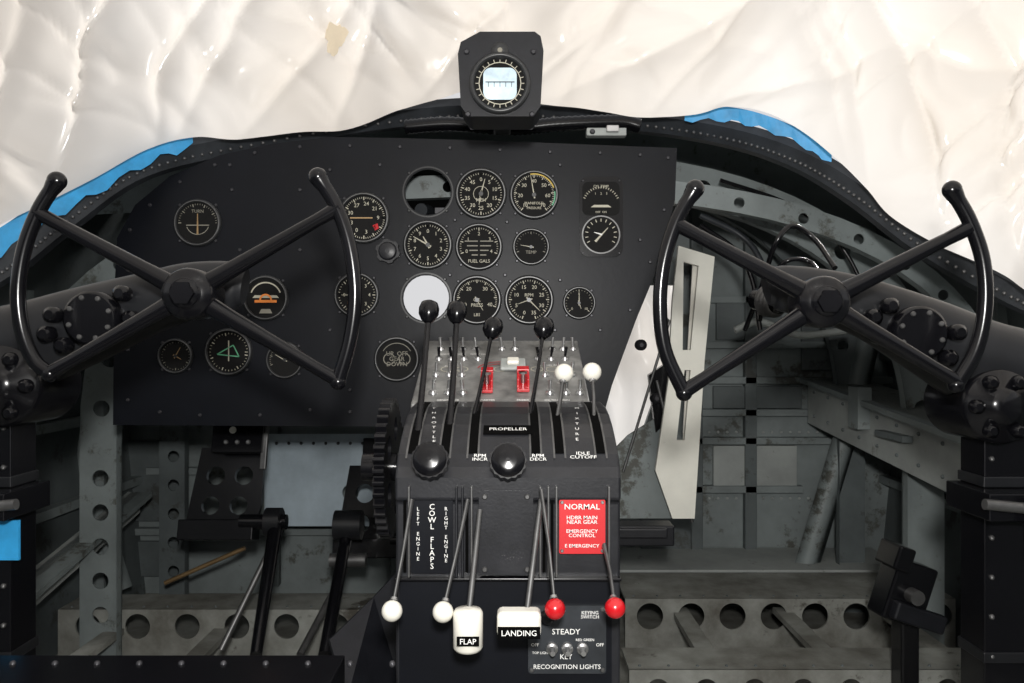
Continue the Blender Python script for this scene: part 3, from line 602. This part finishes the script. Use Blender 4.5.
for i in range(3): b.lathe([(.016,-.01+i*.008),(.022,-.007+i*.008),(.016,-.002+i*.008)],'dull_steel',n=24,caps=False)
b.lathe([(.015,-.03),(.016,.018),(.01,.022)],'gloss_black',n=24); b.build('warning_horn')
b=MB(); b.tube(crom([W(700,215,1.6),W(740,235,1.6),W(760,260,1.58),W(770,300,1.56)],8),.006,'frame_dark',8); b.tube(crom([W(700,225,1.6),W(735,250,1.6),W(752,280,1.58),W(760,330,1.56)],8),.005,'gloss_black',8)
b.tube(crom([W(720,180,1.6),W(790,205,1.6),W(840,245,1.58),W(870,300,1.56)],8),.004,'gloss_black',8); b.tube(crom([W(735,330,1.7),W(760,322,1.7),W(800,335,1.7),W(850,330,1.7)],8),.008,'grey_light',8); b.build('wiring_bundle')
# ================= plastic sheeting
BE=crom([W(-230,330,.93),W(-120,300,1.05),W(-60,262,1.12),W(0,225,1.18),W(45,203,1.22),W(95,178,1.27),W(150,148,1.33),W(195,136,1.37),W(240,138,1.39),W(300,131,1.4),W(350,128,1.42),W(400,109,1.43),W(440,98,1.43),W(470,90,1.43),W(505,98,1.43),W(545,104,1.43),W(590,109,1.43),W(640,117,1.42),W(690,114,1.4),W(725,106,1.38),W(765,112,1.36),W(800,130,1.34),W(835,158,1.31),W(865,188,1.28),W(890,216,1.26),W(940,246,1.23),W(1000,273,1.18),W(1030,293,1.14),W(1100,330,1.05),W(1230,350,.93)],14)
NU=len(BE);NV=130;b=MB();vs=[]
def rdg(x,y,z=0,p=1.0):
    a=abs(noise.noise(Vector((x,y,z)))); return (1-min(1,a*2.4))**p
for i,B in enumerate(BE):
    u=i/(NU-1); px=topix(B)[0]; t=(px-512)/700
    T=Vector((max(-1.05,min(1.05,t))*0.95,.82-.1*t*t,1.30-.22*t*t)); C=Vector((T.x*1.0,-1.0,1.34-.3*t*t))
    for j in range(NV+1):
        v=j/NV
        if v<.7: w=v/.7; p=B.lerp(T,w)+Vector((B.x*.06,.10,.04))*math.sin(w*math.pi)
        else: p=T.lerp(C,(v-.7)/.3)
        s=(px-505)/100.0
        k=min(1,v*6)
        fan=s/(0.35+1.3*v) ; sg=1 if s<0 else -1
        wx=.35*noise.noise(Vector((s*.8,v*3,21)))
        n1 =.070*noise.noise(Vector((s*.55+v*1.2*sg,v*1.3,2)))
        n1+=.048*rdg(s*.5+sg*v*2.6+wx,v*.6,4,1.8)
        n1+=.028*rdg(s*1.15-sg*v*3.4+wx,v*.9+3,7,2.4)
        n1+=.014*rdg(s*2.1+sg*v*5.0+wx*2,v*2.0,11,2.5)
        n1+=.009*rdg(s*1.6,v*7+s*.8,15,2.0)
        n1+=.030*math.exp(-(s*.8)**2)*math.sin(fan*3.1+1)*min(1,v*3)
        n1+=.009*math.sin(px*.11+math.sin(px*.031)*2)*math.exp(-v*9)
        p=p+Vector((0,-.75,-.35))*(n1*(.2+.8*k))
        vs.append(p)
fsh=[(i*(NV+1)+j,(i+1)*(NV+1)+j,(i+1)*(NV+1)+j+1,i*(NV+1)+j+1) for i in range(NU-1) for j in range(NV)]
b.add(vs,fsh,'plastic',True); b.build('plastic_sheeting')
best=min((v for v in vs if v.y>.6),key=lambda v:(topix(v)[0]-335)**2+(topix(v)[1]-38)**2); bi=vs.index(best)
du=(vs[bi+NV+1]-vs[bi-NV-1]); dv=(vs[bi+1]-vs[bi-1]); 
b=MB(); b.m=frame(best+Vector((0,-.006,-.004)),x=du,y=dv); K=[]
for i in range(40):
    a=i*math.tau/40; rr=.018*(1+.2*math.sin(a*3+1)+.08*math.sin(a*7)+.05*math.sin(a*13)); K.append((rr*math.cos(a)*1.1,rr*math.sin(a)*1.3))
b.prism(K,-.0005,.0005,'torn_brown'); b.build('torn_paper_patch')
b=MB()
def tape(P,w):
    P=crom(P,5); vs=[]
    for i,v in enumerate(P): vs+=[v+Vector((0,0,w)),v+Vector((0,.004,-w*(.8+.3*math.sin(i*1.7)))) ]
    b.add(vs,[(2*i,2*i+1,2*i+3,2*i+2) for i in range(len(P)-1)],'tape_blue')
tape([W(-60,276,1.15),W(0,242,1.20),W(45,211,1.24),W(95,182,1.29),W(150,151,1.35),W(192,136,1.39)],.021)
tape([W(685,114,1.43),W(725,114,1.41),W(760,121,1.39),W(800,137,1.37),W(832,160,1.36)],.013)
b.build('masking_tape',WF)
# ================= light
w=bpy.data.worlds.new('World'); sc.world=w; w.use_nodes=True; bg=w.node_tree.nodes['Background']; bg.inputs[0].default_value=(.98,.98,1,1); bg.inputs[1].default_value=0.72
sun=bpy.data.lights.new('sun','SUN'); sun.energy=3.0; sun.angle=.12; sun.color=(1,.97,.93); so=bpy.data.objects.new('sun',sun); so.rotation_euler=(math.radians(-34),math.radians(40),0); so.location=(0,2,3); sc.collection.objects.link(so)
fl=bpy.data.lights.new('camera_flash','AREA'); fl.energy=16; fl.size=.07; fl.color=(1,.98,.95); fo=bpy.data.objects.new('camera_flash',fl); fo.location=(.02,-.08,H+.14); fo.rotation_euler=(math.radians(84),0,0); sc.collection.objects.link(fo)
cam=bpy.data.cameras.new('camera'); cam.lens=F/1024*36; cam.sensor_width=36; cam.clip_start=.02; co=bpy.data.objects.new('camera',cam); co.location=(0,0,H); co.rotation_euler=(math.pi/2,0,0); sc.collection.objects.link(co); sc.camera=co
sc.view_settings.view_transform='Standard'
